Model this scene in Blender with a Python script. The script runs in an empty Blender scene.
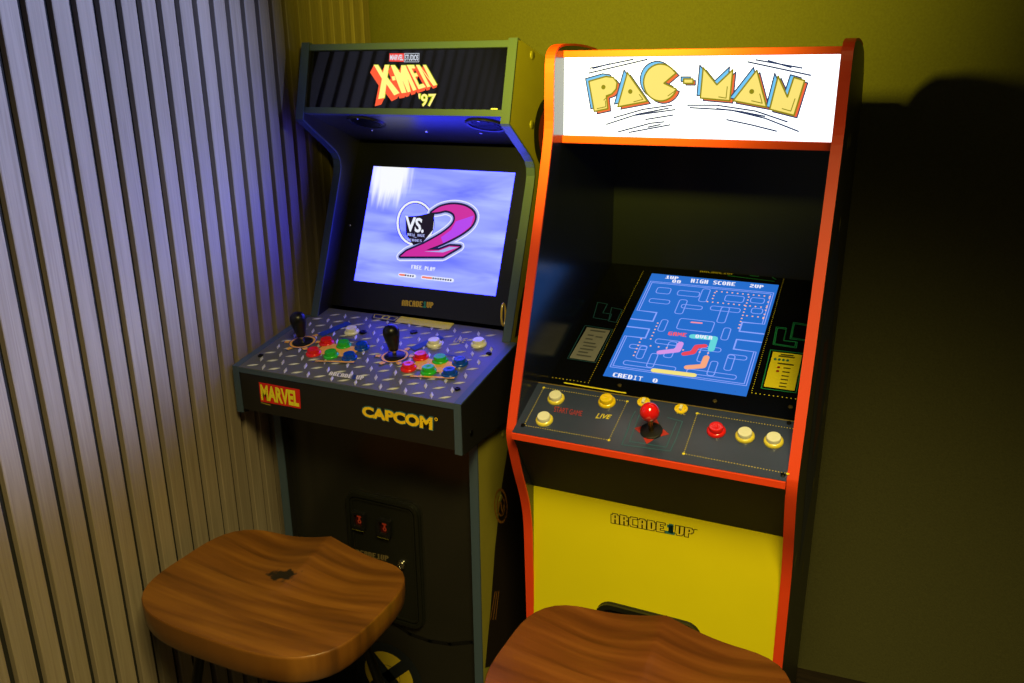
import bpy, math, random
import numpy as np
from mathutils import Vector, Matrix
random.seed(7)
scene = bpy.context.scene
col = scene.collection

# ---------------------------------------------------------------- camera
CAM = np.array([0.0, 0.0, 1.53])
FPX, YAW, PITCH, ROLL = 849.5, math.radians(24.8), math.radians(18.1), math.radians(-.545)
def cam_rows():
    base = np.array([[1, 0, 0], [0, 0, -1], [0, 1, 0.]])
    c, s = math.cos, math.sin
    Rz = np.array([[c(YAW), s(YAW), 0], [-s(YAW), c(YAW), 0], [0, 0, 1]])
    Rx = np.array([[1, 0, 0], [0, c(PITCH), -s(PITCH)], [0, s(PITCH), c(PITCH)]])
    Rr = np.array([[c(ROLL), -s(ROLL), 0], [s(ROLL), c(ROLL), 0], [0, 0, 1]])
    return Rr @ Rx @ base @ Rz
RC = cam_rows()
cd = bpy.data.cameras.new('camera'); cam = bpy.data.objects.new('camera', cd); col.objects.link(cam)
cd.sensor_width = 36; cd.lens = FPX / 1024 * 36; cd.clip_start = .02
M3 = Matrix([list(RC[0]), list(-RC[1]), list(-RC[2])]).transposed()
cam.matrix_world = Matrix.Translation(Vector(CAM)) @ M3.to_4x4()
scene.camera = cam

# ---------------------------------------------------------------- light and exposure
vs = scene.view_settings
vs.view_transform = 'Standard'; vs.look = 'None'; vs.gamma = 1.0; vs.exposure = 0.0; vs.use_curve_mapping = False
world = bpy.data.worlds.new('world'); scene.world = world; world.use_nodes = True
wb = world.node_tree.nodes['Background']; wb.inputs[0].default_value = (.85, .8, .55, 1); wb.inputs[1].default_value = .05
def light(name, kind, loc, target, energy, color, **kw):
    l = bpy.data.lights.new(name, kind); l.energy = energy; l.color = color
    for k, v in kw.items(): setattr(l, k, v)
    o = bpy.data.objects.new(name, l); col.objects.link(o); o.location = loc
    d = Vector(target) - Vector(loc); o.rotation_euler = d.to_track_quat('-Z', 'Y').to_euler()
    return o
WARM = (1.0, .72, .22)
light('ceiling_panel_light', 'AREA', (.05, .14, 2.44), (-.3, .56, 0), 25, (1.0, .83, .30), shape='RECTANGLE', size=.6, size_y=.6, spread=math.radians(88))
light('yellow_wall_spot', 'SPOT', (-.54, .80, 1.68), (-.64, 1.95, 1.69), 104, (1.0, .86, .04), spot_size=math.radians(82), spot_blend=1.0, shadow_soft_size=.035)
light('added_slat_spot', 'SPOT', (1.0, 1.12, 1.98), (-1.2, .90, 1.52), 420, (.38, .49, 1.0), spot_size=math.radians(33), spot_blend=.6, shadow_soft_size=.06)  # added lamp, stands in for marquee and screen glow on the slats
MARQUEE_L, LCD_BLUE = 2.2, 10.0

# ---------------------------------------------------------------- materials
def lin(c):
    return tuple(((x / 255) / 12.92 if x / 255 <= .04045 else ((x / 255 + .055) / 1.055) ** 2.4) for x in c)
MATS = {}
def mat(name, rgb, rough=.5, metal=0, emit=0, spec=.5, coat=0, noise=0, nscale=60, bump=0, trans=0):
    if name in MATS: return MATS[name]
    m = bpy.data.materials.new(name); m.use_nodes = True; nt = m.node_tree; b = nt.nodes['Principled BSDF']
    c = (*lin(rgb), 1)
    b.inputs['Base Color'].default_value = c; b.inputs['Roughness'].default_value = rough
    b.inputs['Metallic'].default_value = metal; b.inputs['Specular IOR Level'].default_value = spec
    b.inputs['Coat Weight'].default_value = coat; b.inputs['Coat Roughness'].default_value = .08
    b.inputs['Transmission Weight'].default_value = trans
    if emit:
        b.inputs['Emission Color'].default_value = c; b.inputs['Emission Strength'].default_value = emit
        b.inputs['Base Color'].default_value = (.01, .01, .01, 1)
    if noise or bump:
        tc = nt.nodes.new('ShaderNodeTexCoord'); n = nt.nodes.new('ShaderNodeTexNoise'); n.inputs['Scale'].default_value = nscale
        n.inputs['Detail'].default_value = 4
        nt.links.new(tc.outputs['Object'], n.inputs['Vector'])
        if noise:
            mx = nt.nodes.new('ShaderNodeMix'); mx.data_type = 'RGBA'
            mx.inputs[6].default_value = tuple(x * (1 - noise) for x in c[:3]) + (1,)
            mx.inputs[7].default_value = tuple(min(1, x * (1 + noise)) for x in c[:3]) + (1,)
            nt.links.new(n.outputs['Fac'], mx.inputs[0]); nt.links.new(mx.outputs[2], b.inputs['Base Color'])
        if bump:
            bp = nt.nodes.new('ShaderNodeBump'); bp.inputs['Strength'].default_value = bump; bp.inputs['Distance'].default_value = .002
            nt.links.new(n.outputs['Fac'], bp.inputs['Height']); nt.links.new(bp.outputs[0], b.inputs['Normal'])
    MATS[name] = m; return m

def wood(name, cols, scale, rough, planks=0, knot=None, rnd=True, bump=.15, var=(.8, 1.15), dist=1.4, lowc=False):
    m = bpy.data.materials.new(name); m.use_nodes = True; nt = m.node_tree; N = nt.nodes; L = nt.links; b = N['Principled BSDF']
    tc = N.new('ShaderNodeTexCoord'); mp = N.new('ShaderNodeMapping'); mp.inputs['Scale'].default_value = scale
    add = N.new('ShaderNodeVectorMath'); add.operation = 'ADD'
    L.new(tc.outputs['Object'], add.inputs[0])
    if rnd:
        oi = N.new('ShaderNodeObjectInfo'); sc = N.new('ShaderNodeVectorMath'); sc.operation = 'SCALE'; sc.inputs['Scale'].default_value = 13
        cx = N.new('ShaderNodeCombineXYZ')
        for i in range(3): L.new(oi.outputs['Random'], cx.inputs[i])
        L.new(cx.outputs[0], sc.inputs[0]); L.new(sc.outputs[0], add.inputs[1])
    src = add.outputs[0]; rfac = oi.outputs['Random'] if rnd else None
    if planks:
        sx = N.new('ShaderNodeSeparateXYZ'); L.new(tc.outputs['Object'], sx.inputs[0])
        dv = N.new('ShaderNodeMath'); dv.operation = 'MULTIPLY'; dv.inputs[1].default_value = 1 / planks; L.new(sx.outputs[1], dv.inputs[0])
        fl = N.new('ShaderNodeMath'); fl.operation = 'FLOOR'; L.new(dv.outputs[0], fl.inputs[0])
        wn = N.new('ShaderNodeTexWhiteNoise'); wn.noise_dimensions = '1D'; L.new(fl.outputs[0], wn.inputs['W'])
        rfac = wn.outputs['Value']
        cx = N.new('ShaderNodeCombineXYZ'); m9 = N.new('ShaderNodeMath'); m9.operation = 'MULTIPLY'; m9.inputs[1].default_value = 9
        L.new(wn.outputs['Value'], m9.inputs[0]); L.new(m9.outputs[0], cx.inputs[0]); L.new(m9.outputs[0], cx.inputs[2])
        a2 = N.new('ShaderNodeVectorMath'); a2.operation = 'ADD'; L.new(src, a2.inputs[0]); L.new(cx.outputs[0], a2.inputs[1]); src = a2.outputs[0]
    L.new(src, mp.inputs[0])
    n = N.new('ShaderNodeTexNoise'); n.inputs['Scale'].default_value = 1; n.inputs['Detail'].default_value = 7; n.inputs['Distortion'].default_value = dist
    L.new(mp.outputs[0], n.inputs['Vector'])
    rp = N.new('ShaderNodeValToRGB'); e = rp.color_ramp.elements
    e[0].position = .22 if lowc else .3; e[0].color = (*lin(cols[0]), 1); e[1].position = .78 if lowc else .7; e[1].color = (*lin(cols[2]), 1)
    x = e.new(.5); x.color = (*lin(cols[1]), 1)
    L.new(n.outputs['Fac'], rp.inputs[0]); out = rp.outputs[0]
    if rfac is not None:
        mr = N.new('ShaderNodeMapRange'); mr.inputs[3].default_value = var[0]; mr.inputs[4].default_value = var[1]; L.new(rfac, mr.inputs[0])
        hv = N.new('ShaderNodeHueSaturation'); L.new(out, hv.inputs['Color']); L.new(mr.outputs[0], hv.inputs['Value']); out = hv.outputs[0]
    if knot:
        (kx, ky, kr) = knot
        s2 = N.new('ShaderNodeMapping'); s2.inputs['Location'].default_value = (-kx / kr, -ky / (kr * .62), 0); s2.inputs['Scale'].default_value = (1 / kr, 1 / (kr * .62), 0)
        L.new(tc.outputs['Object'], s2.inputs[0]); ln = N.new('ShaderNodeVectorMath'); ln.operation = 'LENGTH'; L.new(s2.outputs[0], ln.inputs[0])
        kn = N.new('ShaderNodeTexNoise'); kn.inputs['Scale'].default_value = 80; L.new(tc.outputs['Object'], kn.inputs['Vector'])
        ad = N.new('ShaderNodeMath'); ad.operation = 'MULTIPLY_ADD'; ad.inputs[1].default_value = 1.9; L.new(kn.outputs['Fac'], ad.inputs[0]); L.new(ln.outputs['Value'], ad.inputs[2])
        r2 = N.new('ShaderNodeMapRange'); r2.inputs[1].default_value = 1.55; r2.inputs[2].default_value = 1.85; L.new(ad.outputs[0], r2.inputs[0])
        mx = N.new('ShaderNodeMix'); mx.data_type = 'RGBA'; mx.inputs[6].default_value = (.012, .009, .006, 1); L.new(r2.outputs[0], mx.inputs[0]); L.new(out, mx.inputs[7]); out = mx.outputs[2]
    L.new(out, b.inputs['Base Color']); b.inputs['Roughness'].default_value = rough
    bp = N.new('ShaderNodeBump'); bp.inputs['Strength'].default_value = bump; bp.inputs['Distance'].default_value = .001
    L.new(n.outputs['Fac'], bp.inputs['Height']); L.new(bp.outputs[0], b.inputs['Normal'])
    return m

# ---------------------------------------------------------------- mesh helpers
class MB:
    def __init__(s): s.v = []; s.f = []
    def poly(s, pts):
        k = len(s.v); s.v += [tuple(p) for p in pts]; s.f.append(tuple(range(k, k + len(pts)))); return s
    def box(s, x0, x1, y0, y1, z0, z1):
        k = len(s.v)
        s.v += [(x, y, z) for z in (z0, z1) for (x, y) in ((x0, y0), (x1, y0), (x1, y1), (x0, y1))]
        s.f += [(k+3, k+2, k+1, k), (k+4, k+5, k+6, k+7)] + [(k+i, k+(i+1) % 4, k+4+(i+1) % 4, k+4+i) for i in range(4)]
        return s
    def prism(s, yz, x0, x1):            # polygon in the YZ plane pushed along X
        a = sum(yz[i][0]*yz[(i+1) % len(yz)][1] - yz[(i+1) % len(yz)][0]*yz[i][1] for i in range(len(yz)))
        if a < 0: yz = yz[::-1]
        n = len(yz); k = len(s.v)
        s.v += [(x0, y, z) for y, z in yz] + [(x1, y, z) for y, z in yz]
        s.f += [tuple(k+i for i in reversed(range(n))), tuple(k+n+i for i in range(n))]
        s.f += [(k+i, k+(i+1) % n, k+n+(i+1) % n, k+n+i) for i in range(n)]
        return s
    def hull8(s, b, t):                   # two matching rings
        n = len(b); k = len(s.v); s.v += [tuple(p) for p in b] + [tuple(p) for p in t]
        s.f += [tuple(k+i for i in reversed(range(n))), tuple(k+n+i for i in range(n))]
        s.f += [(k+i, k+(i+1) % n, k+n+(i+1) % n, k+n+i) for i in range(n)]
        return s
    def lathe(s, o, axis, prof, n=24, u=None):   # prof: (radius, height along axis)
        o = Vector(o); a = Vector(axis).normalized(); u = (u or (Vector((1, 0, 0)) if abs(a.x) < .9 else Vector((0, 1, 0))))
        u = (u - a * u.dot(a)).normalized(); w = a.cross(u); k = len(s.v)
        for r, h in prof:
            for i in range(n):
                t = 2 * math.pi * i / n; s.v.append(tuple(o + a*h + (u*math.cos(t) + w*math.sin(t)) * r))
        for j in range(len(prof) - 1):
            for i in range(n):
                i2 = (i+1) % n; s.f.append((k+j*n+i, k+j*n+i2, k+(j+1)*n+i2, k+(j+1)*n+i))
        s.f.append(tuple(k+i for i in reversed(range(n)))); s.f.append(tuple(k+(len(prof)-1)*n+i for i in range(n)))
        return s
    def tube(s, pts, r, n=10, closed=False):
        pts = [Vector(p) for p in pts]; k = len(s.v); m = len(pts); up = None
        for j in range(m):
            if closed: d = pts[(j+1) % m] - pts[j-1]
            else: d = pts[min(j+1, m-1)] - pts[max(j-1, 0)]
            d.normalize()
            if up is None: up = Vector((0, 0, 1)) if abs(d.z) < .9 else Vector((1, 0, 0))
            u = (up - d * up.dot(d)).normalized(); up = u; w = d.cross(u)
            for i in range(n):
                t = 2*math.pi*i/n; s.v.append(tuple(pts[j] + (u*math.cos(t) + w*math.sin(t)) * r))
        for j in range(m if closed else m-1):
            a, b = k+j*n, k+((j+1) % m)*n
            for i in range(n): i2 = (i+1) % n; s.f.append((a+i, a+i2, b+i2, b+i))
        if not closed: s.f.append(tuple(k+i for i in reversed(range(n)))); s.f.append(tuple(k+(m-1)*n+i for i in range(n)))
        return s
    def build(s, name, material, parent=None, smooth=False, bevel=0, origin=None, kind=None, label=None):
        root = parent
        while root is not None and root.parent is not None: root = root.parent
        o0 = Vector(root.location) if root is not None else Vector(origin or (0, 0, 0))
        me = bpy.data.meshes.new(name); me.from_pydata([tuple(Vector(p) - o0) for p in s.v], [], s.f); me.materials.append(material)
        if smooth:
            for p in me.polygons: p.use_smooth = True
            me.set_sharp_from_angle(angle=math.radians(40))
        me.update()
        ob = bpy.data.objects.new(name, me); col.objects.link(ob)
        if parent is not None: ob.parent = parent
        else: ob.location = o0
        if bevel:
            md = ob.modifiers.new('bevel', 'BEVEL'); md.width = bevel; md.segments = 2; md.limit_method = 'ANGLE'; md.angle_limit = math.radians(35)
        if kind: ob['kind'] = kind
        if label: ob['label'] = label
        return ob
def thing(name, loc, label, cat, group=None):
    o = bpy.data.objects.new(name, None); col.objects.link(o); o.location = loc; o.empty_display_size = .1
    o['label'] = label; o['category'] = cat
    if group: o['group'] = group
    bpy.context.view_layer.update(); return o
def ray(x, y):
    return RC.T @ np.array([x - 512, y - 341.5, FPX])
class Fr:                                  # a flat face in the place: origin, two directions, normal
    def __init__(s, o, u, v):
        s.o = np.array(o, float); s.u = np.array(u, float); s.u /= np.linalg.norm(s.u)
        s.v = np.array(v, float); s.v /= np.linalg.norm(s.v); s.n = np.cross(s.u, s.v)
    def P(s, a, b, h=0): return tuple(s.o + s.u*a + s.v*b + s.n*h)
    def px(s, x, y, h=0):
        r = ray(x, y); q = s.o + s.n*h; t = s.n @ (q - CAM) / (s.n @ r); d = CAM + r*t - s.o
        return (float(d @ s.u), float(d @ s.v))
def crop(ox, oy, k): return lambda x, y: (ox + x/k, oy + y/k)
def prints(name, fr, polys, h, m, parent, **kw):   # flat print on a face
    mb = MB()
    for p in polys: mb.poly([fr.P(a, b, h) for a, b in p])
    return mb.build(name, m, parent, **kw)
def stroke(pts, w, closed=False, joints=True):
    out = []; n = len(pts)
    for i in range(n if closed else n-1):
        (x0, y0), (x1, y1) = pts[i], pts[(i+1) % n]; l = math.hypot(x1-x0, y1-y0)
        if l < 1e-9: continue
        nx, ny = -(y1-y0)/l*w/2, (x1-x0)/l*w/2
        out.append([(x0-nx, y0-ny), (x1-nx, y1-ny), (x1+nx, y1+ny), (x0+nx, y0+ny)])
    if joints:
        for (x, y) in pts: out.append(disc(x, y, w/2, 8))
    return out
def disc(x, y, r, n=20, ry=None):
    return [(x + r*math.cos(2*math.pi*i/n), y + (ry or r)*math.sin(2*math.pi*i/n)) for i in range(n)]
def ring(x, y, r0, r1, n=28):
    P = lambda r, i: (x + r*math.cos(2*math.pi*i/n), y + r*math.sin(2*math.pi*i/n))
    return [[P(r1, i), P(r1, i+1), P(r0, i+1), P(r0, i)] for i in range(n)]
def rrect(x0, y0, x1, y1, r, n=4):
    out = []
    for cx, cy, a in ((x1-r, y1-r, 0), (x0+r, y1-r, 90), (x0+r, y0+r, 180), (x1-r, y0+r, 270)):
        for i in range(n+1):
            t = math.radians(a + 90*i/n); out.append((cx + r*math.cos(t), cy + r*math.sin(t)))
    return out
def quadmap(tl, tr, br, bl):               # unit square (y up) to a four-cornered patch
    def f(s, t):
        a = [(1-s)*bl[i] + s*br[i] for i in (0, 1)]; b = [(1-s)*tl[i] + s*tr[i] for i in (0, 1)]
        return ((1-t)*a[0] + t*b[0], (1-t)*a[1] + t*b[1])
    return f
GLY = {'A': '01110 11011 11011 11111 11011 11011 11011', 'R': '11110 11011 11011 11110 11011 11011 11011', 'C': '01111 11000 11000 11000 11000 11000 01111',
 'D': '11110 11011 11011 11011 11011 11011 11110', 'E': '11111 11000 11000 11110 11000 11000 11111', 'U': '11011 11011 11011 11011 11011 11011 01110',
 'P': '11110 11011 11011 11110 11000 11000 11000', '1': '00110 01110 00110 00110 00110 00110 11111', 'H': '11011 11011 11011 11111 11011 11011 11011',
 'I': '01110 00100 00100 00100 00100 00100 01110', 'G': '01111 11000 11000 11011 11011 11011 01111', 'S': '01111 11000 11000 01110 00011 00011 11110',
 'O': '01110 11011 11011 11011 11011 11011 01110', '2': '01110 11011 00011 00110 01100 11000 11111', '0': '01110 11011 11011 11011 11011 11011 01110',
 'T': '11111 00100 00100 00100 00100 00100 00100', 'M': '10001 11011 11111 11111 10101 10001 10001', 'V': '11011 11011 11011 11011 11011 01110 00100',
 'F': '11111 11000 11000 11110 11000 11000 11000', 'L': '11000 11000 11000 11000 11000 11000 11111', 'Y': '11011 11011 11011 01110 00100 00100 00100',
 'N': '11011 11111 11111 11111 11011 11011 11011', 'B': '11110 11011 11011 11110 11011 11011 11110', 'K': '11011 11011 11110 11100 11110 11011 11011',
 'W': '10001 10001 10101 10101 11111 11011 10001', '-': '00000 00000 00000 01110 00000 00000 00000', ' ': '00000 00000 00000 00000 00000 00000 00000'}
def pixel_text(txt, f, grow=0, only=None, skip=None):
    n = len(txt)*6 - 1; out = []
    for k, ch in enumerate(txt):
        if only is not None and k not in only: continue
        if skip is not None and k in skip: continue
        for r, row in enumerate(GLY[ch].split()):
            c = 0
            while c < 5:
                if row[c] == '1':
                    c2 = c
                    while c2 < 5 and row[c2] == '1': c2 += 1
                    x0, x1, y1, y0 = (k*6+c-grow)/n, (k*6+c2+grow)/n, 1-(r-grow)/7, 1-(r+1+grow)/7
                    out.append([f(x0, y0), f(x1, y0), f(x1, y1), f(x0, y1)]); c = c2
                else: c += 1
    return out
def font_text(txt, f, bold=.02, shear=0, res=3):
    cu = bpy.data.curves.new('lettering', 'FONT'); cu.body = txt; cu.offset = bold; cu.shear = shear; cu.resolution_u = res
    ob = bpy.data.objects.new('lettering', cu); col.objects.link(ob); bpy.context.view_layer.update()
    me = bpy.data.meshes.new_from_object(ob.evaluated_get(bpy.context.evaluated_depsgraph_get()))
    V = [(v.co.x, v.co.y) for v in me.vertices]; F = [tuple(p.vertices) for p in me.polygons]
    bpy.data.objects.remove(ob); bpy.data.curves.remove(cu); bpy.data.meshes.remove(me)
    xs = [p[0] for p in V]; ys = [p[1] for p in V]; x0, x1, y0, y1 = min(xs), max(xs), min(ys), max(ys)
    return [[f((V[i][0]-x0)/(x1-x0), (V[i][1]-y0)/(y1-y0)) for i in fc] for fc in F]
def smooth_path(pts, k=5):                 # Catmull-Rom
    out = []
    for i in range(len(pts)-1):
        p = [np.array(pts[max(0, min(len(pts)-1, j))]) for j in (i-1, i, i+1, i+2)]
        for q in range(k):
            t = q/k; out.append(tuple(.5*((2*p[1]) + (p[2]-p[0])*t + (2*p[0]-5*p[1]+4*p[2]-p[3])*t*t + (3*p[1]-p[0]-3*p[2]+p[3])*t**3)))
    out.append(tuple(pts[-1])); return out
def offset_path(pts, d):
    out = []
    for i in range(len(pts)):
        a = np.array(pts[max(i-1, 0)]); b = np.array(pts[min(i+1, len(pts)-1)]); t = b-a; t = t/np.linalg.norm(t)
        out.append((pts[i][0] - t[1]*d, pts[i][1] + t[0]*d))
    return out
def trim_strip(path, x0, x1, out, inn):    # moulding that follows the edge of a side panel
    a, b = offset_path(path, out), offset_path(path, inn); mb = MB()
    for i in range(len(path)-1):
        mb.prism([a[i], a[i+1], b[i+1], b[i]], x0, x1)
    return mb

# ---------------------------------------------------------------- the room
PITCH_S = .0465
W0 = np.array([-1.197, .9075]); WD = np.array([-.0740, .99726]); WN = np.array([.99726, .0740])
wall_mat = mat('olive_black_paint', (90, 88, 46), .8, noise=.25, nscale=220, bump=.25)
felt = mat('dark_felt', (16, 14, 11), .95, noise=.3, nscale=300)
floor_mat = wood('dark_floor_boards', ((30, 22, 16), (42, 31, 22), (55, 42, 30)), (4, 40, 4), .5, rnd=False)
ceil_mat = mat('ceiling_paint', (60, 58, 50), .9, noise=.05)
mb = MB().box(-2.2, 2.6, -2.6, 2.6, -.1, 0); f = mb.build('floor', floor_mat); f['kind'] = 'structure'
mb = MB().box(-2.2, 2.6, -2.6, 2.6, 2.5, 2.6); f = mb.build('ceiling', ceil_mat); f['kind'] = 'structure'
corner = W0 + WD*PITCH_S*22
def slab(p0, p1, nrm, t, z0, z1):
    q = [p0, p1, p1 + nrm*t, p0 + nrm*t]
    return MB().hull8([(p[0], p[1], z0) for p in q], [(p[0], p[1], z1) for p in q])
wl0 = W0 - WD*3.2
wl = slab(wl0 - WN*.0135, corner + WD*.12 - WN*.0135, -WN, .08, 0, 2.5).build('wall_left', felt); wl['kind'] = 'structure'
wbk = slab(corner - WN*.2, corner + WN*3.6, WD, .08, 0, 2.5).build('wall_back', wall_mat); wbk['kind'] = 'structure'
slat_mat = wood('grey_oak_veneer', ((126, 112, 96), (136, 122, 106), (145, 131, 115)), (170, 170, 4.0), .5, bump=.12, var=(.94, 1.05))
sw, sd = .0325, .0125
me = None
for i in range(-44, 22):
    c = W0 + WD*PITCH_S*(i + .5)
    if me is None:
        q = [c - WD*sw/2 - WN*sd, c + WD*sw/2 - WN*sd, c + WD*sw/2, c - WD*sw/2]
        ob = MB().hull8([(p[0]-c[0], p[1]-c[1], .0) for p in q], [(p[0]-c[0], p[1]-c[1], 2.5) for p in q]).build('slat', slat_mat)
        md = ob.modifiers.new('bevel', 'BEVEL'); md.width = .0012; md.segments = 1
        me = ob
    else:
        ob = me.copy(); col.objects.link(ob)
    ob.location = (c[0], c[1], 0); ob.parent = wl

# ---------------------------------------------------------------- shared materials for the cabinets
black_v = mat('black_vinyl', (26, 25, 24), .42, noise=.15, nscale=300, bump=.05)
black_g = mat('black_gloss', (10, 10, 11), .08, spec=.6)
black_p = mat('black_plastic', (18, 18, 18), .35)
teal_trim = mat('slate_blue_edge_moulding', (64, 80, 100), .4)
red_trim = mat('orange_red_edge_moulding', (228, 66, 22), .48)
screwm = mat('black_screw', (16, 16, 16), .3, metal=.6)
chrome = mat('chrome', (200, 196, 180), .18, metal=1)
P = {}
def ink(name, rgb, e=0, rough=.5):
    k = f'{name}_{"lit" if e else "ink"}'
    return mat(k, rgb, .8 if e else rough, emit=e, spec=.08 if e else .5)

# ================================================================ LEFT CABINET
CX, HW = -.946, .25
XL, XR = CX-HW, CX+HW
cabL = thing('arcade_cabinet', (CX, 1.6, 0), 'black arcade cabinet with slate-blue edges and metal tread control deck, beside the slatted wall', 'arcade machine')
A, B, C_, D_ = (1.545, 1.576), (1.503, 1.422), (1.628, 1.335), (1.497, .987)
kink = [(1.600, 1.3545), (1.6165, 1.341), (1.624, 1.327), (1.6255, 1.31), (1.620, 1.291)]
front = [(1.66, 1.547), (1.556, 1.5735), A, (1.541, 1.562), B, (1.508, 1.4175)] + kink + [D_, (1.497, .90), (1.36, .86), (1.34, .83), (1.34, .03)]
profL = front + [(1.34, .0), (1.86, .0), (1.86, 1.497)]
yellow_side = mat('mustard_yellow_panel', (150, 140, 52), .38, noise=.1, nscale=30)
for nm, x0, x1, mt in (('side_panel', XL, XL+.018, black_v), ('side_panel', XR-.018, XR, yellow_side)):
    sp = MB().prism(profL, x0, x1).build(nm, mt, cabL, bevel=.0008)
    path = [(1.556, 1.5735), A, (1.541, 1.562), B, (1.508, 1.4175)] + kink + [D_]
    trim_strip(path, x0-.0004, x1+.0004, .0025, -.001).build('edge_moulding', teal_trim, sp)
    trim_strip([(1.34, .83), (1.34, .005)], x0-.0004, x1+.0004, .0025, -.001).build('edge_moulding', teal_trim, sp)
    if x1 == XR: sideR = sp
ix0, ix1 = XL+.018, XR-.018
# top, back, floor of the cabinet
MB().prism([(1.548, 1.570), (1.85, 1.494), (1.85, 1.482), (1.551, 1.558)], ix0, ix1).build('top_panel', black_v, cabL)
MB().box(ix0, ix1, 1.845, 1.857, .01, 1.484).build('back_panel', black_v, cabL)
# marquee: frame A-B, local v runs upwards along the face
mv = np.array([0, A[0]-B[0], A[1]-B[1]]); mv /= np.linalg.norm(mv)
FM = Fr((CX, B[0]+.003, B[1]), (1, 0, 0), mv)
ml = math.hypot(A[0]-B[0], A[1]-B[1])
def fbox(fr, a0, a1, b0, b1, h0, h1):
    c = [(a0, b0), (a1, b0), (a1, b1), (a0, b1)]
    return MB().hull8([fr.P(a, b, h0) for a, b in c], [fr.P(a, b, h1) for a, b in c])
fbox(FM, -HW+.018, HW-.018, ml-.016, ml-.003, -.02, 0).build('marquee_rail', teal_trim, cabL, bevel=.0008)
fbox(FM, -HW+.018, HW-.018, .013, .026, -.02, 0).build('marquee_rail', teal_trim, cabL, bevel=.0008)
mqL = fbox(FM, -HW+.018, HW-.018, .026, ml-.016, -.02, -.006).build('marquee', mat('marquee_black_acrylic', (7, 7, 8), .06, spec=.7), cabL, label='dark glossy lit title panel')
c1 = crop(365, 45, 10.19)
mq = lambda x, y: FM.px(*c1(x, y), h=-.006)
h = -.0057
prints('studio_plate', FM, [[mq(250, 85), mq(400, 85), mq(398, 172), mq(247, 168)]], h, ink('plate_red', (240, 60, 60), 1), mqL)
prints('studio_plate', FM, stroke([mq(403, 86), mq(552, 86), mq(549, 172), mq(400, 172)], .0008, True), h, ink('plate_white', (220, 225, 240), 1), mqL)
prints('lettering', FM, font_text('MARVEL', quadmap(mq(258, 100), mq(392, 100), mq(390, 158), mq(255, 154)), .03), h+.0003, ink('plate_white', (0, 0, 0)) if 0 else MATS['plate_white_lit'], mqL)
prints('lettering', FM, font_text('STUDIOS', quadmap(mq(410, 98), mq(546, 98), mq(543, 160), mq(408, 160)), .02), h+.0003, MATS['plate_white_lit'], mqL)
g_y = ink('logo_yellow', (255, 236, 130), 1.15); g_h = ink('logo_green_yellow', (196, 214, 10), .9); g_r = ink('logo_red', (255, 92, 58), 1.0)
X_ = [[(92, 205), (135, 205), (185, 285), (205, 205), (248, 205), (228, 330), (355, 490), (300, 515), (222, 400), (200, 540), (137, 552), (175, 345)]]
letters = X_ + [[(272, 322), (305, 318), (316, 358), (284, 364)]]
letters += [[(265, 208), (305, 208), (365, 290), (372, 210), (415, 210), (528, 455), (492, 468), (440, 350), (468, 474), (438, 484), (385, 360), (425, 486), (375, 492)]]
letters += [[(428, 206), (500, 206), (515, 240), (478, 240), (502, 292), (528, 287), (542, 318), (515, 325), (552, 408), (598, 395), (622, 430), (548, 452)]]
letters += [[(522, 206), (556, 206), (664, 352), (594, 206), (622, 206), (735, 406), (700, 418), (580, 252), (668, 424), (638, 432)]]
L2 = [[mq(x, y) for x, y in p] for p in letters]
ex = []
for p in letters:
    n = len(p); dx = [(-36, 74)]
    for i in range(n):
        (x0, y0), (x1, y1) = p[i], p[(i+1) % n]; k = lambda x, y: (x - 38 + 34*max(0, (x-90))/640, y + 76 - 50*max(0, (x-90))/640)
        ex.append([mq(x0, y0), mq(x1, y1), mq(*k(x1, y1)), mq(*k(x0, y0))])
    ex.append([mq(*k(x, y)) for x, y in p])
prints('lettering', FM, [q for p in letters for q in stroke([mq(x, y) for x, y in p], .0022, True)], h, g_h, mqL)
prints('letter_shade', FM, ex, h+.0003, g_r, mqL)
prints('lettering', FM, L2, h+.0006, g_y, mqL, label='yellow slanted block letters')
qm = quadmap(mq(545, 495), mq(728, 492), mq(705, 628), mq(548, 628))
prints('lettering', FM, font_text("'97", qm, .055), h, g_h, mqL)
prints('lettering', FM, font_text("'97", qm, .015), h+.0004, g_y, mqL)
fbox(FM, .204, .2185, .0275, .030, -.006, -.0055).build('small_print', ink('pale_print', (180, 180, 175)), mqL)

# screen bezel
bv = np.array([0, .107, .247]); bv /= np.linalg.norm(bv)
FS = Fr((CX, 1.575, 1.060), (1, 0, 0), bv)
bez = fbox(FS, -HW+.018, HW-.018, -.062, .325, -.02, -.001).build('screen_bezel', mat('bezel_black_plastic', (12, 13, 16), .3), cabL)
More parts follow.
